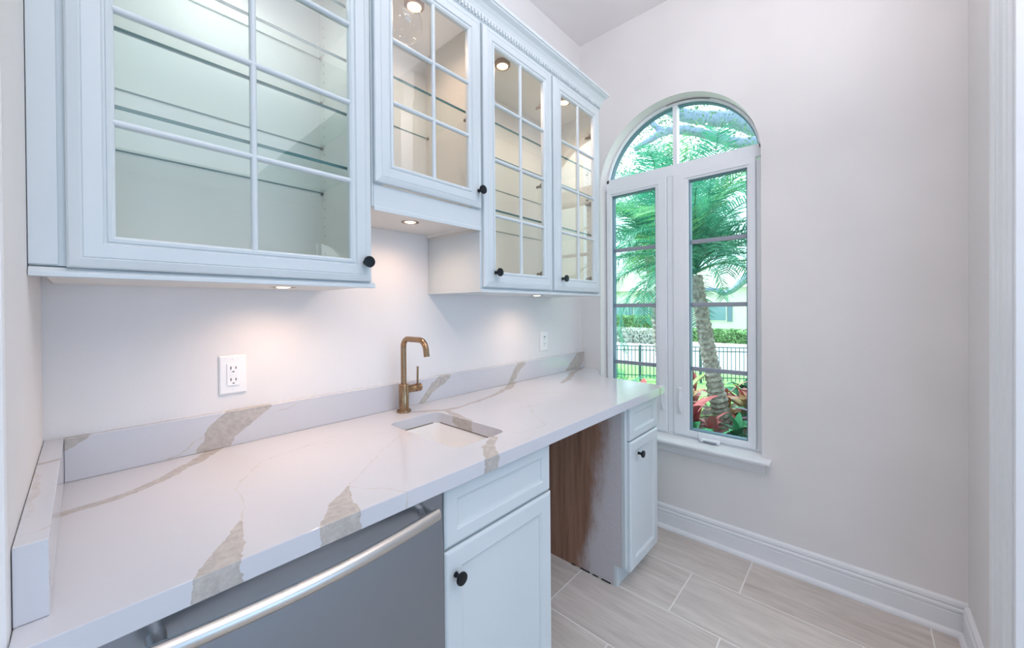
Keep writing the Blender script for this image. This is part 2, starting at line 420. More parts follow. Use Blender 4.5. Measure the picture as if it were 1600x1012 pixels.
# lock levers on the two sashes
for yy, so in ((-.547, sL), (-.651, sR)):
    b = MB(); xf = XF - .013
    b.lathe([(.0, 0), (.010, 0), (.009, .004), (0, .006)], (xf, yy, .830), (-1, 0, 0), 12)
    b.ring((yy - .012, yy + .012, .69, .842), [(0, 0), (0, .004), (.003, .007), (.007, .007)], lambda a, bb, dd: (xf - dd, a, bb), True)
    esc = b.build('lock_plate', M['vinyl'], so, smooth=True)
    b = MB(); b.tube([(xf - .012, yy, .828), (xf - .020, yy, .79), (xf - .024, yy - .001, .74), (xf - .016, yy - .004, .702), (xf - .009, yy - .004, .695)], [.006, .006, .0055, .0065, .004], 10)
    b.build('lock_lever', M['vinyl'], esc, smooth=True)
# stool, apron and crank operator
st = MB()
st.prism([(XF + .01, .545), (2.355, .545), (2.355, .524), (XF + .01, .5305)], 'y', OY0 + .002, OY1 - .002)
st.prism([(2.3555, .545), (2.306, .545), (2.299, .542), (2.296, .535), (2.298, .527), (2.306, .524), (2.3555, .524)], 'y', -1.128, -.11)
st.build('sill', M['trim'], win, smooth=False)
ap = MB(); ap.prism([(XW - .0005, .5235), (2.316, .5235), (2.316, .517), (2.322, .511), (2.330, .507), (2.336, .498), (2.341, .478), (2.344, .468), (2.350, .462), (XW - .0005, .462)], 'y', -1.103, -.135)
ap.build('apron', M['trim'], win, smooth=True)
cr = MB()
cr.ring((-.872, -.765, .546, .566), [(0, -.01), (0, .030), (.003, .036), (.006, .038)], lambda a, bb, dd: (XF - .01 - dd, a, bb), True)
co = cr.build('crank_operator', M['vinyl'], win, smooth=False)
box('crank_recess', M['muntin_grey'], co, (XF - .051, XF - .0475, -.860, -.79, .550, .561), .001)
ch = MB(); ch.tube([(XF - .045, -.772, .565), (XF - .055, -.768, .583), (XF - .052, -.766, .605)], [.008, .008, .006], 10); ch.tube([(XF - .050, -.780, .553), (XF - .054, -.772, .578)], .009, 10)
ch.build('crank_lever', M['vinyl'], co, smooth=True)

# ------------------------------------------------------------------ kitchen fronts
def PF(y): return lambda a, b, dpt: (a, y - dpt, b)     # a = x, b = z, depth towards the room
def knob(x, y, z, parent):
    k = MB()
    k.lathe([(.0, 0), (.0075, 0), (.0070, .003), (.0055, .010), (.0068, .015), (.0125, .019), (.0165, .0225), (.0172, .026), (.0160, .029), (.0, .0305)], (x, y, z), (0, -1, 0), 28)
    return k.build('knob', M['black'], parent, smooth=True)
def glass_door(x0, x1, z0, z1, fr, rows, yb, kx, kz, parent):
    T = .020
    d = MB()
    d.ring((x0, x1, z0, z1), [(0, 0), (0, T - .007), (.003, T - .004), (.010, T - .002), (.018, T), (.020, T - .0015), (.022, T), (fr - .019, T), (fr - .016, T - .004), (fr - .013, T - .0045), (fr - .012, T - .002), (fr - .006, T - .001), (fr - .001, T - .005), (fr, T - .010), (fr, 0)], PF(yb), False)
    do = d.build('door', M['cab'], parent)
    box('pane', M['glass'], do, (x0 + fr - .002, x1 - fr + .002, yb - .008, yb - .0045, z0 + fr - .002, z1 - fr + .002))
    xm = (x0 + x1) / 2
    def bar(pts_fn, name='muntin'):
        b = MB(); b.prism([(-.0072, 0), (-.0072, .004), (-.0055, .0075), (-.003, .0092), (0, .0098), (.003, .0092), (.0055, .0075), (.0072, .004), (.0072, 0)], 'z', 0, 1)
        for v in b.bm.verts: v.co = pts_fn(v.co.x, v.co.y, v.co.z)
        return b.build(name, M['cab'], do, smooth=True)
    bar(lambda u, w, t: Vector((xm + u, yb - .0082 - w, z0 + fr - .003 + t * (z1 - z0 - 2 * fr + .006))))
    gh = (z1 - z0 - 2 * fr) / rows
    for r in range(1, rows):
        z = z0 + fr + gh * r
        bar(lambda u, w, t: Vector((x0 + fr - .003 + t * (x1 - x0 - 2 * fr + .006), yb - .0082 - w, z + u)))
    knob(kx, yb - T, kz, do)
    return do
YC = -.342                                                   # face of the upper carcasses
def upper(name, x0, x1, z0, z1, loc, label, left_stile, right_stile, mid=None):
    t = thing(name, loc, label, 'wall cabinet')
    b = MB(); th = .016
    b.box(x0, x0 + th, YC + .018, -.002, z0, z1); b.box(x1 - th, x1, YC + .018, -.002, z0, z1)
    b.box(x0 + th, x1 - th, YC + .018, -.002, z0 + .012, z0 + .028); b.box(x0 + th, x1 - th, YC + .018, -.002, z1 - .03, z1 - .014)
    b.box(x0 + th, x1 - th, -.010, -.002, z0 + .028, z1 - .03)
    b.build('carcass', M['cabin'], t)
    f = MB()
    f.box(x0, x0 + left_stile, YC, YC + .018, z0, z1); f.box(x1 - right_stile, x1, YC, YC + .018, z0, z1)
    f.box(x0 + left_stile, x1 - right_stile, YC, YC + .018, z0, z0 + .04); f.box(x0 + left_stile, x1 - right_stile, YC, YC + .018, z1 - .06, z1)
    if mid: f.box(mid - .022, mid + .022, YC, YC + .018, z0 + .04, z1 - .06)
    f.build('face_frame', M['cab'], t, .001)
    return t
def shelf(x0, x1, z, parent, clips=True, yf=-.318):
    s = box('glass_shelf', M['shelfglass'], parent, (x0, x1, yf + .0012, -.012, z - .0042, z + .0042))
    box('polished_edge', M['shelfedge'], s, (x0, x1, yf, yf + .0012, z - .0042, z + .0042))
    box('rear_edge', M['shelfedge'], s, (x0, x1, -.0119, -.0112, z - .0022, z + .0022))
    for x, dx in ((x0, .007), (x1, -.007)):
        for y in (-.030, -.28):
            b = MB(); b.box(min(x, x + dx), max(x, x + dx), y - .005, y + .005, z - .014, z - .0046)
            b.build('shelf_clip', M['slate_box'], s, .001)
def pins(x, parent, z0, z1, step=.032, side=1):
    b = MB(); z = z0
    while z < z1:
        for y in (-.045, -.285):
            b.lathe([(0, 0), (.0022, 0), (.0022, .0004), (0, .0005)], (x, y, z), (-side, 0, 0), 8)
        z += step
    o = b.build('shelf_pin_holes', M['slot'], parent); o['kind'] = 'stuff'
ZT = 2.487
L = upper('tall_wall_cabinet', XL + .001, .597, 1.418, ZT, (.26, -.17, 1.418), 'wide single-door white glass wall cabinet at far left, beside the left wall', .047 + .04, .04)
dL = glass_door(-.020, .590, 1.416, 2.458, .066, 4, YC, .567, 1.473, L)
lr = MB(); lr.prism([(YC + .02, 1.398), (YC - .012, 1.398), (YC - .012, 1.406), (YC - .004, 1.414), (YC - .004, 1.4155), (YC + .02, 1.4155)], 'x', XL + .001, .604)
lr.build('light_rail', M['cab'], L, .001)
box('filler_strip', M['cab'], L, (XL + .001, -.030, YC - .004, YC - .0005, 1.42, ZT), .001)
for z in (1.7555, 1.917, 2.078, 2.239): shelf(XL + .018, .580, z, L)
pins(.5808, L, 1.50, 2.35)
ub = MB(); ub.box(XL + .02, .58, YC + .02, -.002, 1.400, 1.4295); ub.build('bottom_panel', M['cabin'], L)

Mc = upper('short_wall_cabinet', .599, 1.059, 1.652, ZT, (.83, -.17, 1.652), 'short single-door white glass wall cabinet above the sink, with a deep bottom rail', .04, .04)
dM = glass_door(.604, 1.053, 1.726, 2.458, .066, 3, YC, 1.034, 1.790, Mc)
vr = MB(); vr.prism([(YC, 1.640), (YC - .006, 1.640), (YC - .006, 1.652), (YC - .003, 1.655), (YC - .003, 1.720), (YC, 1.7235)], 'x', .605, 1.058)
vr.build('valance_rail', M['cab'], Mc, .001)
shelf(.618, 1.040, 2.100, Mc)

R = upper('double_wall_cabinet', 1.061, 1.996, 1.413, ZT, (1.53, -.17, 1.413), 'tall two-door white glass wall cabinet nearest the arched window', .04, .04, 1.531)
dR1 = glass_door(1.066, 1.524, 1.418, 2.462, .066, 4, YC, 1.125, 1.478, R)
dR2 = glass_door(1.538, 1.983, 1.418, 2.462, .066, 4, YC, 1.600, 1.478, R)
box('left_side_panel', M['cab'], R, (1.056, 1.0605, YC, -.002, 1.413, 1.640))
rr = MB(); rr.prism([(YC + .345, 1.398), (YC - .012, 1.398), (YC - .012, 1.403), (YC - .004, 1.411), (YC - .004, 1.4125), (YC + .34, 1.4125)], 'x', 1.052, 2.006)
rr.build('light_rail', M['cab'], R, .001)
for z in (1.747, 1.968, 2.116): shelf(1.078, 1.979, z, R)
pins(1.9798, R, 1.48, 2.35)
for x in (1.500,):
    pass
def hinge(x, z, parent):
    b = MB(); b.box(x - .012, x + .004, YC + .018, YC + .042, z - .011, z + .011); b.box(x - .006, x + .002, YC + .042, YC + .07, z - .006, z + .006)
    b.build('hinge', M['slate_box'], parent, .002)
for z in (1.50, 1.93, 2.32): hinge(1.512, z, R); hinge(1.972, z, R)

# crown with dentil strip, one run over the three cabinets
cw = thing('crown_molding', (1.0, -.36, ZT), 'white crown molding with dentil strip running along the top of the wall cabinets', 'molding')
prof = [(0, 2.462), (.006, 2.464), (.006, 2.472), (.010, 2.474), (.010, 2.492), (.013, 2.496), (.014, 2.503), (.019, 2.516), (.029, 2.530), (.041, 2.539), (.044, 2.541), (.044, 2.546), (.049, 2.549), (.049, 2.561), (-.02, 2.561), (-.02, 2.488), (0, 2.488)]
cm = MB(); corners = [(XL + .001, 0), (1.996, 1)]
loops = []
for cx, mitre in corners: loops.append([cm.bm.verts.new((cx + (p[0] * mitre if mitre else 0), YC - .0005 - p[0], p[1])) for p in prof])
loops.append([cm.bm.verts.new((1.9965 + p[0], -.002, p[1])) for p in prof])
for A, B in zip(loops, loops[1:]):
    for k in range(len(prof)): cm.bm.faces.new((A[k], A[(k + 1) % len(prof)], B[(k + 1) % len(prof)], B[k]))
cm.bm.faces.new(loops[0]); cm.bm.faces.new(loops[-1][::-1])
cm.build('crown', M['cab'], cw)
dn = MB(); x = -.06
while x < 2.0:
    dn.box(x, x + .0095, YC - .0175, YC - .0105, 2.4755, 2.491); x += .0175
y = -.335
while y < -.02:
    dn.box(2.0065, 2.0135, y, y + .0095, 2.4755, 2.491); y += .0175
do = dn.build('dentil_blocks', M['cab'], cw); do['kind'] = 'stuff'

# puck lights
def puck(x, y, z, label, mat, group, point=None):
    t = thing('puck_light', (x, y, z), label, 'lamp', group)
    b = MB(); b.lathe([(.0, 0), (.034, 0), (.036, -.004), (.036, -.016), (.033, -.020), (.025, -.020), (.024, -.014), (0, -.014)], (x, y, z), (0, 0, 1), 32)
    b.build('rim', M['brass'], t, smooth=True)
    b = MB(); b.lathe([(0, -.0145), (.0235, -.0145), (.0235, -.017), (.018, -.020), (.010, -.0225), (0, -.023)], (x, y, z), (0, 0, 1), 24)
    b.build('lens', mat, t, smooth=True)
    if point:
        l = light('puck_bulb', 'SPOT', (x, y, z - .029), point, (1, .70, .52), .03, direction=(0, 0, -1), spot_size=radians(165), spot_blend=1)
    return t
puck(.821, -.252, 2.456, 'lit brass-rimmed puck light inside the short wall cabinet above the sink', M['lamp'], None, 6.5)
puck(1.292, -.251, 2.456, 'lit brass-rimmed puck light behind the left door of the double wall cabinet', M['lamp'], None, 7)
puck(1.745, -.279, 2.456, 'lit brass-rimmed puck light behind the right door of the double wall cabinet', M['lamp'], None, 7)
light('tall_cabinet_puck', 'SPOT', (.28, -.20, 2.42), 4, (.93, 1, .97), .03, direction=(0, 0, -1), spot_size=radians(150), spot_blend=.9)
puck(.40, -.185, 1.4195, 'warm puck light under the wide left wall cabinet', M['lampcool'], None, 4.6)
puck(.84, -.185, 1.683, 'warm puck light under the short wall cabinet', M['lampcool'], None, 5)
puck(1.60, -.20, 1.4175, 'warm puck light under the double wall cabinet', M['lampcool'], None, 3.8)
gp = thing('glass_globe_shade', (.79, -.245, 2.35), 'clear seeded glass globe hanging round the lamp in the short wall cabinet', 'shade')
b = MB(); b.lathe([(.072 * sin(a), -.072 * cos(a)) for a in [pi * i / 18 for i in range(1, 17)]] , (.775, -.245, 2.362), (0, 0, 1), 36)
bm = b.bm; caps = [f for f in bm.faces if len(f.verts) > 8 and f.calc_center_median().z > 2.36]; bmesh.ops.delete(bm, geom=caps, context='FACES_ONLY')
b.build('globe', M['globe'], gp, smooth=True)
b = MB()
for i in range(26):
    a = random.uniform(0, 2 * pi); c = random.uniform(-.9, .5); s_ = (1 - c * c) ** .5; p = Vector((.775 + .071 * s_ * cos(a), -.245 + .071 * s_ * sin(a), 2.362 + .071 * c))
    b.lathe([(0, -.0022), (.0018, -.001), (.0018, .001), (0, .0022)], p, (0, 0, 1), 6)
sd = b.build('seed_bubbles', M['lampcool'] and M['sink'], gp, smooth=True); sd['kind'] = 'stuff'

# ------------------------------------------------------------------ worktop, splashes, sink, tap
top_v = [
    [(-.05, -.238, .011), (.05, -.225, .013), (.12, -.182, .014), (.20, -.098, .015), (.262, -.018, .020)],
    [(.203, -.545, .003), (.178, -.62, .020), (.135, -.71, .029)],
    [(.203, -.545, .0006), (.233, -.487, .0006), (.236, -.37, .0006), (.268, -.31, .0006), (.33, -.23, .0006), (.44, -.205, .0006), (.56, -.16, .0005)],
    [(.415, -.565, .004), (.372, -.63, .024), (.335, -.71, .040)],
    [(.415, -.565, .0007), (.528, -.46, .0007), (.652, -.365, .0007), (.75, -.29, .0005)],
    [(.75, -.30, .0004), (.60, -.22, .0004), (.44, -.205, .0003)],
    [(1.615, -.010, .022), (1.50, -.085, .020), (1.311, -.155, .012), (1.09, -.197, .009), (1.0, -.192, .013), (.90, -.118, .012)],
    [(1.0, -.192, .012), (.972, -.30, .014), (.965, -.38, .012)],
    [(.885, -.58, .014), (.82, -.625, .020), (.752, -.71, .024)],
    [(1.78, -.230, .008), (1.90, -.19, .017), (2.10, -.09, .016), (2.30, -.03, .020)],
    [(2.12, -.10, .0007), (2.20, -.16, .001), (2.30, -.15, .001)],
    [(1.288, -.393, .0007), (1.19, -.50, .001), (1.10, -.628, .0009), (1.024, -.625, .0005), (.956, -.598, .0004)],
    [(1.226, -.40, .0007), (1.415, -.455, .0006), (1.545, -.473, .0004), (1.70, -.55, .0003)],
    [(.50, -.70, .0007), (.46, -.63, .0007), (.42, -.57, .0006)],
    [(1.50, -.30, .0004), (1.62, -.40, .0004), (1.80, -.45, .0004)],
    [(2.0, -.70, .012), (2.02, -.66, .006)],
]
spl_v = [
    [(.392, 1.025, .020), (.345, 1.01, .036), (.285, .965, .040), (.255, .905, .040)],
    [(.30, .99, .0006), (.22, .95, .0006), (.15, .912, .0006)],
    [(.36, .985, .0007), (.424, .991, .0007), (.49, 1.01, .0006), (.567, 1.026, .0006)],
    [(1.135, 1.02, .026), (1.06, .976, .019), (.985, .905, .010)],
    [(1.22, 1.02, .0006), (1.27, .985, .0006), (1.42, .965, .0006), (1.52, .985, .0005)],
    [(1.69, 1.03, .028), (1.63, .977, .022), (1.575, .91, .016)],
    [(2.36, 1.03, .05), (2.28, .975, .05), (2.15, .912, .022)],
    [(-.032, 1.01, .018), (.0, 1.03, .014)],
]
side_v = [[(-.10, -.205, .006), (-.06, -.215, .007), (-.03, -.200, .006)], [(-.066, -.25, .0012), (-.060, -.33, .003), (-.063, -.44, .004), (-.058, -.52, .0012)], [(-.08, -.60, .0012), (-.03, -.58, .0012)]]
M['qtop'] = quartz('white_quartz_with_tan_veins', 'xy', top_v)
M['qspl'] = quartz('white_quartz_splash_with_tan_veins', 'xz', spl_v)
M['qside'] = quartz('white_quartz_side_splash_with_tan_veins', 'xy', side_v)
# worktop outline with sink hole: two ngons
SX0, SX1, SY0, SY1, SR = .742, .962, -.566, -.182, .03
def rc(cx, cy, a0, a1, r=SR, n=5): return [(cx + r * cos(a0 + (a1 - a0) * i / n), cy + r * sin(a0 + (a1 - a0) * i / n)) for i in range(n + 1)]
CF, CZ0, CZ1, XM = -.690, .874, .914, (SX0 + SX1) / 2
lh = [(XL + .001, -.002), (XL + .001, CF), (XM, CF), (XM, SY0)] + rc(SX0 + SR, SY0 + SR, 1.5 * pi, pi) + rc(SX0 + SR, SY1 - SR, pi, pi / 2) + [(XM, SY1), (XM, -.002)]
rh = [(XM, -.002), (XM, SY1)] + rc(SX1 - SR, SY1 - SR, pi / 2, 0) + rc(SX1 - SR, SY0 + SR, 0, -pi / 2) + [(XM, SY0), (XM, CF), (2.072, CF), (2.092, -.50), (2.106, -.33), (2.118, -.29), (2.145, -.262), (2.335, -.135), (2.350, -.120), (XW - .001, -.112), (XW - .001, -.002)]
ct = MB()
for P2 in (lh, rh): ct.prism(P2, 'z', CZ0, CZ1)
bm = ct.bm; bmesh.ops.remove_doubles(bm, verts=bm.verts, dist=1e-5)
inner = [f for f in bm.faces if abs(f.normal.x) > .9 and abs(f.calc_center_median().x - XM) < 1e-4] if False else [f for f in bm.faces if all(abs(v.co.x - XM) < 1e-4 for v in f.verts)]
bmesh.ops.delete(bm, geom=inner, context='FACES')
wt = ct.build('worktop', M['qtop'], None, .0015)
tag(wt, 'long white quartz worktop with tan and grey veins over the base cabinets', 'countertop')
bs = box('backsplash', M['qspl'], None, (XL + .033, XW - .001, -.022, -.001, CZ1 + .0005, 1.021), .0012)
tag(bs, 'low white quartz upstand with broad tan veins along the back wall', 'backsplash')
ss = box('side_splash', M['qside'], None, (XL + .001, XL + .0325, -.632, -.001, CZ1 + .0005, 1.021), .0012)
tag(ss, 'short white quartz upstand against the left wall', 'backsplash')
# sink bowl
sk = thing('bar_sink', (XM, -.374, .70), 'small rectangular white undermount sink set in the quartz worktop', 'sink')
s = MB(); loops = []
for off, z in ((.028, CZ0 - .001), (.006, CZ0 - .001), (.004, CZ0 - .006), (.002, .76), (-.010, .735), (-.035, .727), (-.08, .724)):
    x0, x1, y0, y1 = SX0 - off, SX1 + off, SY0 - off, SY1 + off; r = max(.012, SR + min(off, .01))
    pts = rc(x0 + r, y0 + r, 1.5 * pi, pi, r) + rc(x0 + r, y1 - r, pi, pi / 2, r) + rc(x1 - r, y1 - r, pi / 2, 0, r) + rc(x1 - r, y0 + r, 0, -pi / 2, r)
    loops.append([s.bm.verts.new((*p, z)) for p in pts])
for A, B in zip(loops, loops[1:]):
    n = len(A)
    for k in range(n): s.bm.faces.new((A[k], A[(k + 1) % n], B[(k + 1) % n], B[k]))
s.bm.faces.new(loops[-1]); so = s.build('bowl', M['sink'], sk, smooth=True)
sm = so.modifiers.new('solid', 'SOLIDIFY'); sm.thickness = .004; sm.offset = 1
b = MB(); b.lathe([(0, 0), (.030, 0), (.032, .002), (.022, .003), (.02, .0005), (0, .0004)], (XM, -.374, .7245), (0, 0, 1), 24); b.build('drain', M['steel'], sk, smooth=True)
g = MB(); g.ring((SX0 - .002, SX1 + .002, SY0 - .002, SY1 + .002), [(0, 0), (.0025, 0), (.0025, -.003), (0, -.003)], lambda a, bb, dd: (a, bb, CZ0 - .0005 + dd), False)
tag(g.build('seal_line', M['caulk'], sk), 'dark sealant line under the worktop edge')
# tap
FX, FY = .871, -.082
tp = thing('faucet', (FX, FY, CZ1), 'brushed bronze single-lever bar faucet with squared gooseneck, behind the sink', 'faucet')
b = MB(); b.lathe([(0, 0), (.0285, 0), (.0290, .003), (.0275, .008), (.0215, .0095), (0, .0095)], (FX, FY, CZ1 + .0005), (0, 0, 1), 36); b.build('base_flange', M['bronze'], tp, smooth=True)
b = MB(); b.lathe([(0, .0095), (.0200, .0095), (.0200, .112), (.0185, .114), (0, .114)], (FX, FY, CZ1), (0, 0, 1), 36); b.build('body', M['bronze'], tp, smooth=True)
b = MB(); zt = 1.212; R_ = .034
path = [(FX, FY, CZ1 + .112), (FX, FY, zt - R_)]
path += [(FX, FY - R_ + R_ * cos(a), zt - R_ + R_ * sin(a)) for a in [radians(9 * i) for i in range(1, 11)]]
ye = FY - .155; R2 = .042
path += [(FX, ye + R2 + R2 * cos(a) , zt - R2 + R2 * sin(a)) for a in [radians(90 + 8 * i) for i in range(0, 11)]]
path += [(FX, ye - .004, zt - .062)]
b.tube(path, .0112, 20); b.build('spout', M['bronze'], tp, smooth=True)
b = MB(); b.lathe([(0, .010), (.0165, .010), (.0165, .050), (.0158, .051), (.0158, .053), (.0172, .054), (.0172, .078), (.0160, .080), (0, .080)], (FX, FY, 1.004), (1, 0, 0), 32)
vb = b.build('valve_body', M['bronze'], tp, smooth=True)
b = MB(); b.tube([(FX + .066, FY, 1.016), (FX + .066, FY - .002, 1.092)], .0042, 12); b.build('lever', M['bronze'], vb, smooth=True)

# outlets
def outlet(x, z, label, rocker=False):
    t = thing('wall_outlet', (x, 0, z), label, 'outlet')
    b = MB(); b.ring((x - .036, x + .036, z - .060, z + .060), [(0, 0), (0, .003), (.003, .006), (.005, .0065)], PF(-.0005), True); b.build('cover_plate', M['plastic'], t)
    b = MB(); b.ring((x - .0165, x + .0165, z - .034, z + .034), [(0, 0), (0, .003), (.0015, .0035)], PF(-.0066), True); ins = b.build('receptacle', M['plastic'], t)
    for dz in (.018, -.018):
        b = MB(); yb = -.0102
        for dx, h in ((-.0065, .0045), (.0065, .0038)): b.box(x + dx - .0012, x + dx + .0012, yb - .0004, yb, z + dz + .003 - h, z + dz + .003 + h)
        b.prism([(x + .0032 * cos(a), z + dz - .010 + .0032 * sin(a)) for a in [pi * i / 6 for i in range(7)]], 'y', yb, yb - .0004)
        b.build('socket_slots', M['slot'], ins)
    for dz in (.0475, -.0475):
        b = MB(); b.lathe([(0, 0), (.003, 0), (.0028, .001), (0, .0012)], (x, -.007, z + dz), (0, -1, 0), 12)
        b.build('screw', M['plastic'], t)
    if rocker:
        box('test_button', M['slot'], ins, (x - .007, x + .007, -.0112, -.0100, z + .026, z + .030))
    else:
        box('test_button', M['plastic'], ins, (x - .008, x + .008, -.0112, -.0100, z - .003, z + .003))
    return t
outlet(.312, 1.132, 'white wall outlet on the back wall below the wide left wall cabinet')
outlet(1.915, 1.127, 'white wall outlet on the back wall near the arched window', True)

# ------------------------------------------------------------------ base cabinets
YB = -.645
def solid_front(name, x0, x1, z0, z1, fr, parent):
    T = .020; d = MB()
    d.ring((x0, x1, z0, z1), [(0, 0), (0, T - .006), (.003, T - .003), (.006, T - .001), (.009, T), (fr - .008, T), (fr - .005, T - .003), (fr - .002, T - .004), (fr, T - .008), (fr + .004, T - .009)], PF(YB), True)
    return d.build(name, M['cab'], parent)
sc_ = thing('sink_base_cabinet', (.85, -.33, 0), 'white sink base cabinet with drawer front over a door, right of the dishwasher', 'base cabinet')
b = MB(); b.box(.617, .635, YB, -.002, .10, CZ0 - .0005); b.box(1.068, 1.086, YB, -.002, .0, CZ0 - .0005); b.box(.635, 1.068, YB + .02, -.002, .10, .118); b.box(.617, 1.068, YB + .058, YB + .075, 0, .10)
b.box(.635, 1.068, -.012, -.002, .118, .66)
b.build('carcass', M['cab'], sc_)
for z0, z1 in ((.10, .135), (.68, .72), (.845, CZ0 - .0005)): box('frame_rail', M['cab'], sc_, (.6355, 1.0675, YB, YB + .018, z0, z1))
solid_front('drawer_front', .622, 1.079, .7045, .868, .047, sc_)
dd = solid_front('door', .622, 1.084, .095, .697, .062, sc_)
knob(.655, YB - .020, .628, dd)
ec = thing('end_base_cabinet', (1.87, -.33, 0), 'narrow white base cabinet with drawer and door at the window end of the worktop', 'base cabinet')
b = MB()
b.prism([(-.586, 0), (-.002, 0), (-.002, CZ0 - .0005), (YB + .020, CZ0 - .0005), (YB + .020, .10), (-.586, .10)], 'x', 1.690, 1.708)
b.build('bare_side_panel', M['panel'], ec)['label'] = 'bare brown wood side panel with white paint overspray'
b = MB(); b.prism([(-.586, 0), (-.002, 0), (-.002, CZ0 - .0005), (YB + .020, CZ0 - .0005), (YB + .020, .10), (-.586, .10)], 'x', 2.018, 2.036)
b.box(1.708, 2.018, YB + .02, -.002, .10, .118); b.box(1.708, 2.018, -.012, -.002, .118, CZ0 - .0005); b.box(1.690, 2.036, -.600, -.5865, 0, .0995)
b.build('carcass', M['cab'], ec)
b = MB(); b.box(1.690, 1.724, YB, YB + .0195, .10, CZ0 - .0005); b.box(2.010, 2.036, YB, YB + .0195, .10, CZ0 - .0005); b.box(1.724, 2.010, YB, YB + .0195, .10, .13); b.box(1.724, 2.010, YB, YB + .0195, .68, .72); b.box(1.724, 2.010, YB, YB + .0195, .845, CZ0 - .0005)
b.build('face_frame', M['cab'], ec, .001)
solid_front('drawer_front', 1.709, 2.034, .7045, .868, .047, ec)
dd = solid_front('door', 1.709, 2.034, .085, .697, .055, ec)
knob(1.792, YB - .020, .628, dd)
# broken grout edge left along the bare panel
for y0, y1 in ((-.57, -.52), (-.50, -.47), (-.455, -.40), (-.37, -.345)):
    box('dark_floor_gap', M['slot'], ec, (1.6865, 1.6898, y0, y1, .0005, .006))

# dishwasher
dw = thing('dishwasher', (.31, -.33, 0), 'stainless steel dishwasher with bowed bar handle under the left end of the worktop', 'dishwasher')
box('tub', M['dark'], dw, (XL + .075, .610, -.62, -.01, .10, .868))
box('top_gasket', M['dark'], dw, (XL + .072, .612, -.662, -.60, .8665, CZ0 - .001))
b = MB()
dp = [(-.622, .115), (-.660, .115), (-.666, .125), (-.6685, .30), (-.6690, .60), (-.6680, .70), (-.664, .770), (-.662, .815), (-.664, .866), (-.622, .866)]
b.prism(dp, 'x', .010, .6135); b.build('door', M['steel'], dw, smooth=True)
box('kick_plate', M['dark'], dw, (.012, .612, -.60, -.58, 0, .11))
box('filler_panel', M['cab'], dw, (XL + .002, .007, YB - .003, -.30, 0, CZ0 - .001))
b = MB(); n = 24; hp = []
for i in range(n + 1):
    u = i / n; hp.append((.052 + .520 * u, -.700 - .024 * sin(pi * u), .834))
b.tube(hp, .0125, 16)
hd = b.build('handle', M['handle'], dw, smooth=True)
for v in hd.data.vertices: v.co.z = .834 + (v.co.z - .834) * 1.15
for x in (.070, .554):
    b = MB(); b.tube([(x, -.661, .834), (x, -.704, .834)], [.013, .010], 14); b.build('handle_post', M['handle'], hd, smooth=True)

# ------------------------------------------------------------------ outside
def gmat(name, cols, scale, rough=.8, bump=.3):
    t = NT(name); P = t.world_pos(); v = t.noise(P, scale, 4, .65)
    return t.bsdf(t.mix(t.mapr(v, .35, .65, 0, 1), cols[0], cols[1]), rough, normal=t.bump(v, bump, .02))
M['lawn'] = gmat('mown_lawn', ((.12, .34, .06), (.26, .50, .14)), 9)
M['mulch'] = gmat('brown_mulch', ((.10, .07, .05), (.24, .16, .11)), 30)
M['road'] = gmat('pale_asphalt', ((.40, .41, .48), (.52, .53, .60)), 3)
M['path'] = gmat('pale_pink_paving', ((.60, .47, .45), (.72, .60, .58)), 2)
def leafy(name, a, b_, sc=7):
    t = NT(name); v = t.noise(t.coord(), sc, 3); c = t.mix(t.mapr(v, .35, .65, 0, 1), a, b_)
    p = t.n('BsdfPrincipled', {'Base Color': c, 'Roughness': .4}).outputs[0]; q = t.n('BsdfTranslucent', {'Color': c}).outputs[0]
    mx = t.n('MixShader', {0: .35, 1: p, 2: q}); t.t.links.new(mx.outputs[0], t.out.inputs[0]); return t.m
M['frond'] = leafy('palm_leaflet_green', (.012, .17, .10), (.07, .36, .22))
M['frond2'] = leafy('yellow_green_palm_leaflet', (.06, .30, .12), (.20, .50, .20))
M['rachis'] = plain('palm_rachis', (.22, .34, .12), .5)
M['trunk'] = gmat('palm_trunk_fibre', ((.22, .19, .17), (.58, .53, .48)), 30, .9, .8)
M['bark'] = gmat('haze_tinted_oak_bark', ((.20, .26, .38), (.30, .38, .52)), 14, .9, .8)  # pale blue puts the outdoor haze into the bark colour
M['oakleaf'] = leafy('oak_leaf_green', (.05, .15, .08), (.16, .34, .18), 3)
M['hedge'] = gmat('clipped_hedge_green', ((.09, .24, .08), (.26, .46, .18)), 14)
M['hedge2'] = gmat('silvery_hedge', ((.36, .40, .32), (.60, .62, .55)), 14)
M['fence'] = plain('charcoal_fence_metal', (.07, .11, .15), .4, .4)
M['stucco'] = gmat('cream_stucco', ((.72, .68, .60), (.80, .76, .68)), 3, .8, .1)
M['roof'] = gmat('grey_roof_tiles', ((.45, .42, .40), (.58, .54, .52)), 6)
M['shutter'] = plain('blue_grey_shutter', (.16, .24, .32), .5)
M['farglass'] = plain('dark_reflective_window', (.22, .34, .40), .1)

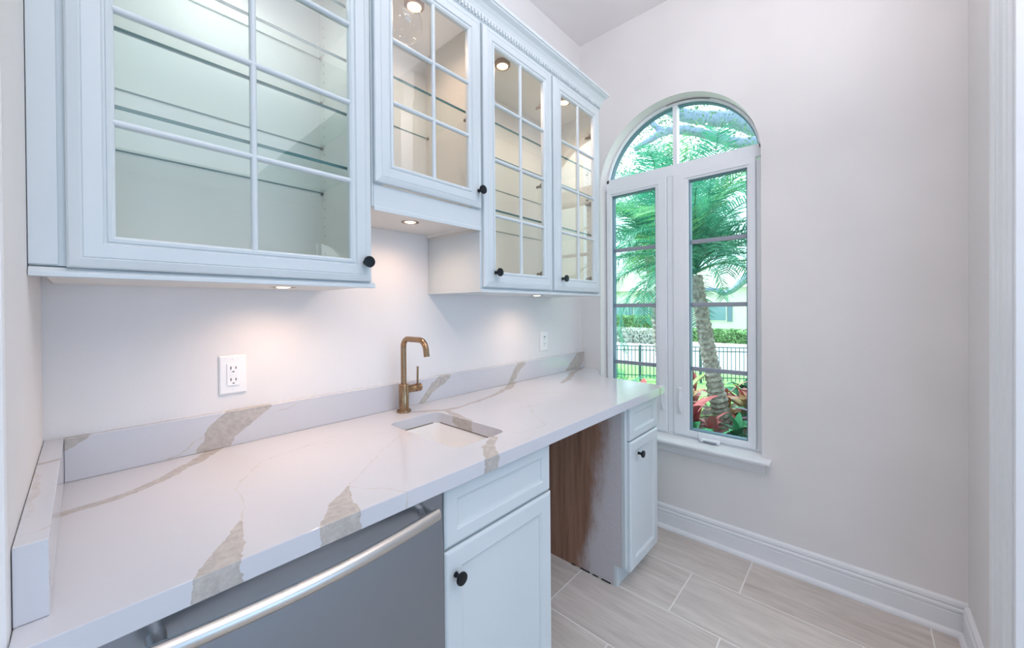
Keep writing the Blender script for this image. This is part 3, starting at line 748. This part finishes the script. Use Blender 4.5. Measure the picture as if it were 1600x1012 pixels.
def gz(x): return .14 if x < 5 else (.14 - (x - 5) / 7 * 1.24 if x < 12 else -1.10)
def ground(name, x0, x1, y0, y1, mat, dz=0, nx=12):
    b = MB(); vs = []; fs = []
    for i in range(nx + 1):
        x = x0 + (x1 - x0) * i / nx
        for y in (y0, y1): vs.append((x, y, gz(x) + dz))
    for i in range(nx): fs.append((2 * i, 2 * i + 1, 2 * i + 3, 2 * i + 2))
    b.mesh(vs, fs); o = b.build(name, mat); return tag(o, kind='structure')
ground('mulch_bed', XW + .16, 5.0, -12, 14, M['mulch'])
ground('lawn', 5.0, 15.5, -30, 40, M['lawn'])
ground('road', 15.5, 27.5, -50, 60, M['road'])
ground('far_path', 27.5, 33.0, -50, 60, M['path'])
ground('far_lawn', 33.0, 120, -100, 120, M['hedge'])
tag(box('garden_wall_footing', M['stucco'], None, (XW + .16, XW + .20, -3, 3, -.6, .13)), kind='structure')

# fence
fn = thing('metal_fence', (12.8, 2.9, -1.1), 'dark metal picket fence across the lawn outside the window', 'fence')
F0, F1 = Vector((9.6, 9.3, -1.1)), Vector((15.6, -2.4, -1.1)); FD = (F1 - F0); FLn = FD.length; FD.normalize(); FNn = Vector((-FD.y, FD.x, 0))
def fbar(a, b_, w, z0, z1, name, me=None):
    p0, p1 = F0 + FD * a, F0 + FD * b_
    vs = []
    for p in (p0, p1):
        for sgn in (-1, 1):
            for z in (z0, z1): vs.append((p.x + FNn.x * w * sgn, p.y + FNn.y * w * sgn, z))
    b = MB(); b.mesh(vs, [(0, 1, 3, 2), (4, 6, 7, 5), (0, 4, 5, 1), (2, 3, 7, 6), (0, 2, 6, 4), (1, 5, 7, 3)]); return b.build(name, M['fence'], fn)
for z in (-.93, -.10, .03): fbar(0, FLn, .014, z, z + .03, 'rail')
pm = MB().box(-.011, .011, -.011, .011, -1.03, .055); pk = pm.build('picket', M['fence'], fn)
pk.matrix_parent_inverse = Matrix(); base = fn.location
k = 0; s_ = .115
while s_ * k < FLn:
    p = F0 + FD * (s_ * k) - base
    o = pk if k == 0 else pk.copy()
    if k: COL.objects.link(o)
    o.location = (p.x, p.y, 1.1); k += 1
po_ = MB().box(-.03, .03, -.03, .03, -1.15, .09).build('post', M['fence'], fn); po_.matrix_parent_inverse = Matrix()
for i in range(8):
    p = F0 + FD * (i * 1.84 + .5) - base; o = po_ if i == 0 else po_.copy()
    if i: COL.objects.link(o)
    o.location = (p.x, p.y, 1.1)

# palms
def frond_mesh(length, droop, nleaf, leafl, seed, mat):
    rnd = random.Random(seed); b = MB(); pts = []
    n = 14
    for i in range(n + 1):
        t = i / n; a = 1.0 * (1 - droop * t)       # elevation angle falls along the frond
        if i == 0: p = Vector((0, 0, 0))
        else: p = pts[-1] + Vector((cos(ang), 0, sin(ang))) * (length / n)
        ang = radians(58) - radians(118) * droop * t
        pts.append(p)
    b.tube(pts, [.010 * (1 - .8 * i / n) for i in range(n + 1)], 5)
    for k in range(nleaf):
        t = .12 + .88 * k / nleaf; f = t * n; i = min(int(f), n - 1); p = pts[i].lerp(pts[i + 1], f - i); d = (pts[i + 1] - pts[i]).normalized()
        ll = leafl * (.35 + .65 * sin(pi * min(1, t * .93 + .07)) ** .6) * rnd.uniform(.88, 1.1)
        for sg in (-1, 1):
            side = Vector((0, sg, 0)); up = d.cross(side) * sg
            dirv = (side * .80 + d * .62 + up * rnd.uniform(-.05, .30)).normalized()
            w = (d * .0065); q0 = p; q1 = p + dirv * ll * .5 + Vector((0, 0, -.02 * ll)); q2 = p + dirv * ll + Vector((0, 0, -.22 * ll))
            v = [b.bm.verts.new(c) for c in (q0 - w, q0 + w, q1 + w * 1.3, q1 - w * 1.3, q2)]
            b.bm.faces.new((v[0], v[1], v[2], v[3])); b.bm.faces.new((v[3], v[2], v[4]))
    me_o = b.build('frond', mat); me = me_o.data; bpy.data.objects.remove(me_o); return me
fm_ = [frond_mesh(1.35, .95, 46, .30, 1, M['frond']), frond_mesh(1.5, .75, 50, .33, 2, M['frond']), frond_mesh(1.25, 1.15, 44, .28, 3, M['frond']), frond_mesh(1.4, .85, 46, .32, 4, M['frond2'])]
def palm(base, crown, label, nf, scale, seed, r0=.085, r1=.055):
    rnd = random.Random(seed); base = Vector(base); crown = Vector(crown)
    t = thing('palm_tree', tuple(base), label, 'tree')
    mid = base.lerp(crown, .45) + Vector((-.035, .02, 0)); n = 60; path = []; rr = []
    for i in range(n + 1):
        u = i / n; p = base * (1 - u) ** 2 + mid * 2 * u * (1 - u) + crown * u * u
        path.append(p); rr.append((r0 * (1 - u) + r1 * u) * (1.10 if i % 2 else .90))
    b = MB(); b.tube(path, rr, 14)
    for v in b.bm.verts: v.co += Vector((rnd.uniform(-1, 1), rnd.uniform(-1, 1), rnd.uniform(-1, 1))) * .006
    b.build('trunk', M['trunk'], t)
    for i in range(nf):
        a = i * 2.399 + rnd.uniform(-.2, .2); tier = i / nf
        o = bpy.data.objects.new('frond', fm_[rnd.choice((0, 0, 1, 1, 2, 3))]); COL.objects.link(o); o.parent = t
        o.location = crown - base + Vector((0, 0, .02 + .10 * tier)); sc = scale * rnd.uniform(.85, 1.1)
        o.scale = (sc, sc, sc); o.rotation_euler = (rnd.uniform(-.25, .25), radians(44 - 86 * tier + rnd.uniform(-8, 8)), a)
    return t
palm((4.00, -.54, .12), (3.82, -.33, 1.62), 'leaning pygmy palm right outside the right casement', 34, .92, 11)
palm((5.2, .42, .08), (5.05, .62, 2.0), 'taller palm outside behind the left casement', 34, 1.05, 12)
palm((7.6, 1.22, -.4), (7.5, 1.15, 2.9), 'tallest palm standing farther out behind the leaning pygmy palm', 34, 1.15, 13)

# oak limbs and foliage
ok = thing('oak_tree', (11.5, -1.6, -1.1), 'large old oak whose pale haze-tinted limbs cross the arched window', 'tree')
def limb(pts, r, name='limb'):
    P = [Vector(p) for p in pts]; path = []; rr = []
    for i in range(len(P) - 1):
        a, b_, c, d = P[max(i - 1, 0)], P[i], P[i + 1], P[min(i + 2, len(P) - 1)]
        for k in range(6):
            t = k / 6; path.append(.5 * ((2 * b_) + (c - a) * t + (2 * a - 5 * b_ + 4 * c - d) * t * t + (3 * b_ - a - 3 * c + d) * t ** 3)); rr.append(r[i] + (r[i + 1] - r[i]) * t)
    path.append(P[-1]); rr.append(r[-1]); b = MB(); b.tube(path, rr, 12)
    for v in b.bm.verts: v.co += Vector((random.uniform(-1, 1), random.uniform(-1, 1), random.uniform(-1, 1))) * .012
    return b.build(name, M['bark'], ok, smooth=True)
limb([(11.5, -1.6, -1.1), (11.4, -1.2, 1.5), (11.3, -.9, 3.6), (11.12, -.33, 5.0), (10.62, .23, 5.41), (10.22, .67, 5.67), (9.82, 1.11, 5.72), (9.47, 1.5, 5.78), (9.13, 1.89, 5.98), (8.6, 2.6, 6.5)], [.55, .45, .36, .24, .19, .18, .17, .15, .13, .08])
limb([(10.9, -.6, 4.6), (10.12, .03, 4.95), (9.65, .55, 4.94), (9.18, 1.08, 5.15), (8.85, 1.44, 5.23), (8.62, 1.7, 5.20), (8.38, 1.97, 5.02), (8.16, 2.21, 4.80)], [.16, .12, .11, .10, .10, .09, .07, .04])
limb([(8.62, 1.7, 5.20), (8.48, 1.86, 5.30), (8.30, 2.05, 5.55)], [.08, .06, .04])
limb([(11.3, -.9, 3.0), (12.6, .5, 2.5), (13.45, 1.54, 1.80), (13.12, 1.95, 1.87), (12.72, 2.40, 1.81)], [.2, .14, .09, .07, .04])
b = MB(); rnd = random.Random(5)
def leaf(b, c, s, rnd):
    n = Vector((rnd.gauss(0, 1), rnd.gauss(0, 1), rnd.gauss(0, 1))).normalized(); u = n.orthogonal().normalized(); w = n.cross(u)
    u = u * s; w = w * s * .42
    b.bm.faces.new([b.bm.verts.new(c + p) for p in (-u, -u * .2 - w, u * .5 - w * .8, u, u * .5 + w * .8, -u * .2 + w)])
for cl in range(250):
    t = rnd.random(); c = Vector((10.9, -.7, 0)).lerp(Vector((8.0, 3.0, 0)), t) + Vector((rnd.gauss(0, .8), rnd.gauss(0, .8), rnd.uniform(3.9, 7.2)))
    for i in range(26):
        leaf(b, c + Vector((rnd.gauss(0, .22), rnd.gauss(0, .22), rnd.gauss(0, .16))), rnd.uniform(.025, .045), rnd)
lo = b.build('foliage', M['oakleaf'], ok); lo['kind'] = 'stuff'

# bromeliads and bedding plants
def blade_mesh(L_, Wd, bend, name, mat):
    b = MB(); n = 7; prev = None; ang = radians(80); p = Vector((0, 0, 0))
    for i in range(n + 1):
        t = i / n; w = Wd * (sin(pi * (.12 + .86 * t)) ** .8) * (1 - .15 * t); c = .25 * w
        row = [b.bm.verts.new(p + Vector((0, s_ * w, c * abs(s_)))) for s_ in (-1, 0, 1)]
        if prev:
            for k in (0, 1): b.bm.faces.new((prev[k], prev[k + 1], row[k + 1], row[k]))
        prev = row; p = p + Vector((cos(ang), 0, sin(ang))) * (L_ / n); ang -= radians(bend) / n
    for f in b.bm.faces: f.smooth = True
    o = b.build(name, mat); sm = o.data; bpy.data.objects.remove(o); return sm
def leafmat(name, a, bcol):
    t = NT(name); P = t.coord(); sep = t.n('SeparateXYZ', {0: P}); v = t.mapr(t.math('ADD', sep.outputs[0], t.math('MULTIPLY', t.noise(P, 25, 3), .12)), .05, .30, 0, 1)
    return t.bsdf(t.mix(v, a, bcol), .35)
LM = {'pink': leafmat('pink_red_leaf', (.35, .40, .12), (.90, .30, .25)), 'red': leafmat('dark_red_leaf', (.38, .08, .08), (.66, .16, .18)), 'lime': leafmat('lime_leaf', (.30, .55, .08), (.62, .80, .20)),
      'green': leafmat('deep_green_leaf', (.02, .16, .06), (.05, .36, .15)), 'purple': leafmat('purple_dark_leaf', (.10, .05, .09), (.24, .14, .22))}
BMsh = {k: [blade_mesh(.34, .045, 75, 'leaf', v), blade_mesh(.28, .05, 110, 'leaf', v)] for k, v in LM.items()}
def brom(x, y, z, kind, sc, label, n=14, seed=0):
    rnd = random.Random(seed); t = thing('bromeliad', (x, y, z), label, 'plant')
    for i in range(n):
        o = bpy.data.objects.new('leaf', BMsh[kind][i % 2]); COL.objects.link(o); o.parent = t
        s = sc * rnd.uniform(.8, 1.15); o.scale = (s, s, s); o.rotation_euler = (rnd.uniform(-.15, .15), radians(rnd.uniform(-22, 32)), i * 2.4 + rnd.uniform(-.3, .3)); o.location = (0, 0, .01 * i * sc)
    return t
brom(3.85, -.22, .13, 'lime', 1.45, 'lime green bromeliad seen left of the palm trunk', 12, 1)
brom(3.62, -.33, .13, 'red', 1.15, 'dark red bromeliad low at the left edge of the right casement', 15, 2)
brom(4.12, -.70, .13, 'pink', 1.3, 'pink-red bromeliad just right of the palm trunk', 15, 3)
brom(4.45, -.98, .13, 'pink', 1.5, 'largest pink-red bromeliad at the right edge of the casement', 15, 4)
brom(4.42, -.42, .13, 'pink', 1.25, 'small pink-red bromeliad behind the palm trunk', 13, 5)
brom(4.85, -.85, .13, 'lime', 1.8, 'tall lime green bromeliad rising above the pink ones', 10, 6)
brom(3.40, -.42, .13, 'green', .75, 'deep green leafy plant at the foot of the palm', 18, 7)
brom(3.55, -.72, .13, 'green', .8, 'deep green leafy plant right of the palm foot', 16, 8)
brom(3.78, -.92, .13, 'purple', 1.1, 'dark purple leafy plant at the lower right of the casement', 16, 9)
brom(3.9, .25, .13, 'red', 1.35, 'reddish bromeliad outside the left casement', 13, 10)
brom(4.8, .02, .13, 'red', 1.3, 'dark red bromeliad farther back beside the lawn', 13, 11)
brom(3.98, -.88, .13, 'green', 1.15, 'mid green leafy plant between the two right-hand bromeliads', 16, 12)
brom(4.30, -.62, .13, 'red', 1.2, 'dark red bromeliad crowded behind the pink one right of the trunk', 15, 13)
brom(3.55, -.52, .13, 'red', .8, 'small red bromeliad directly in front of the palm trunk foot', 14, 14)
brom(4.05, -1.05, .13, 'purple', 1.3, 'dark purple leafy plant at the far right edge of the casement', 16, 15)
brom(4.7, -.60, .13, 'green', 1.5, 'tall green leafy plant behind the pink bromeliads', 14, 16)
brom(4.15, -.12, .13, 'pink', 1.2, 'pink-red bromeliad just left of the palm trunk', 14, 17)
brom(3.35, -.62, .13, 'green', .6, 'lowest deep green plant against the window sill', 18, 18)
# feathery shrub outside left casement
sh = thing('feathery_shrub', (3.15, .05, .13), 'feathery bright green shrub outside the left casement', 'shrub')
b = MB(); b.tube([(3.15, .05, .13), (3.12, .04, .3), (3.1, .02, .55)], [.02, .015, .008], 8); b.build('stem', M['rachis'], sh)
for i in range(12):
    o = bpy.data.objects.new('frond', fm_[2]); COL.objects.link(o); o.parent = sh; o.scale = (.36, .36, .36); o.location = (-.03, -.02, .20 + .02 * i); o.rotation_euler = (0, radians(25 - 6 * i), i * 2.4)

# hedges
def hedge(name, x0, x1, y0, y1, z0, z1, mat, label, seed):
    rnd = random.Random(seed); t = thing(name, ((x0 + x1) / 2, (y0 + y1) / 2, z0), label, 'hedge')
    box('hedge_core', mat, t, (x0 + .2, x1 - .2, y0 + .2, y1 - .2, z0, z1 - .15)); b = MB()
    for i in range(5000):
        f = rnd.random()
        if f < .55: c = Vector((x0 + rnd.uniform(0, .25), rnd.uniform(y0, y1), rnd.uniform(z0, z1)))
        else: c = Vector((rnd.uniform(x0, x1), rnd.uniform(y0, y1), z1 + rnd.uniform(-.18, .1)))
        leaf(b, c, rnd.uniform(.08, .16), rnd)
    o = b.build('leaves', mat, t); o['kind'] = 'stuff'
hedge('hedge', 28.5, 30, 1.5, 8.2, -1.1, -.35, M['hedge'], 'low green hedge in front of the far house, right side', 1)
hedge('hedge', 25.0, 26.5, 8.0, 13.5, -1.1, -.25, M['hedge2'], 'pale silvery hedge across the road at left', 2)
hedge('hedge', 29.5, 31, 9.5, 17.5, -1.1, .55, M['hedge'], 'taller green hedge behind the silvery one', 3)
# far house
hs = thing('house', (47, 9, -1.2), 'cream stucco house with blue shutters across the road', 'house')
box('wall', M['stucco'], hs, (43, 53, -4, 24, -1.2, 3.2))
b = MB(); b.prism([(42.2, 3.2), (53.8, 3.2), (48, 5.6)], 'y', -4.8, 24.8); b.build('roof', M['roof'], hs)
for yy in (9.3, 17.2, 20.0, 3.6):
    w_ = box('window', M['stucco'], hs, (42.9, 43.0, yy - .95, yy + .95, -.15, 1.55))
    box('pane', M['farglass'], w_, (42.87, 42.9, yy - .85, yy + .85, -.05, 1.45))
    for s2 in (-1, 1): box('shutter', M['shutter'], w_, (42.85, 42.95, yy + s2 * 1.0 - (.0 if s2 > 0 else .42), yy + s2 * 1.0 + (.42 if s2 > 0 else 0), -.15, 1.55))
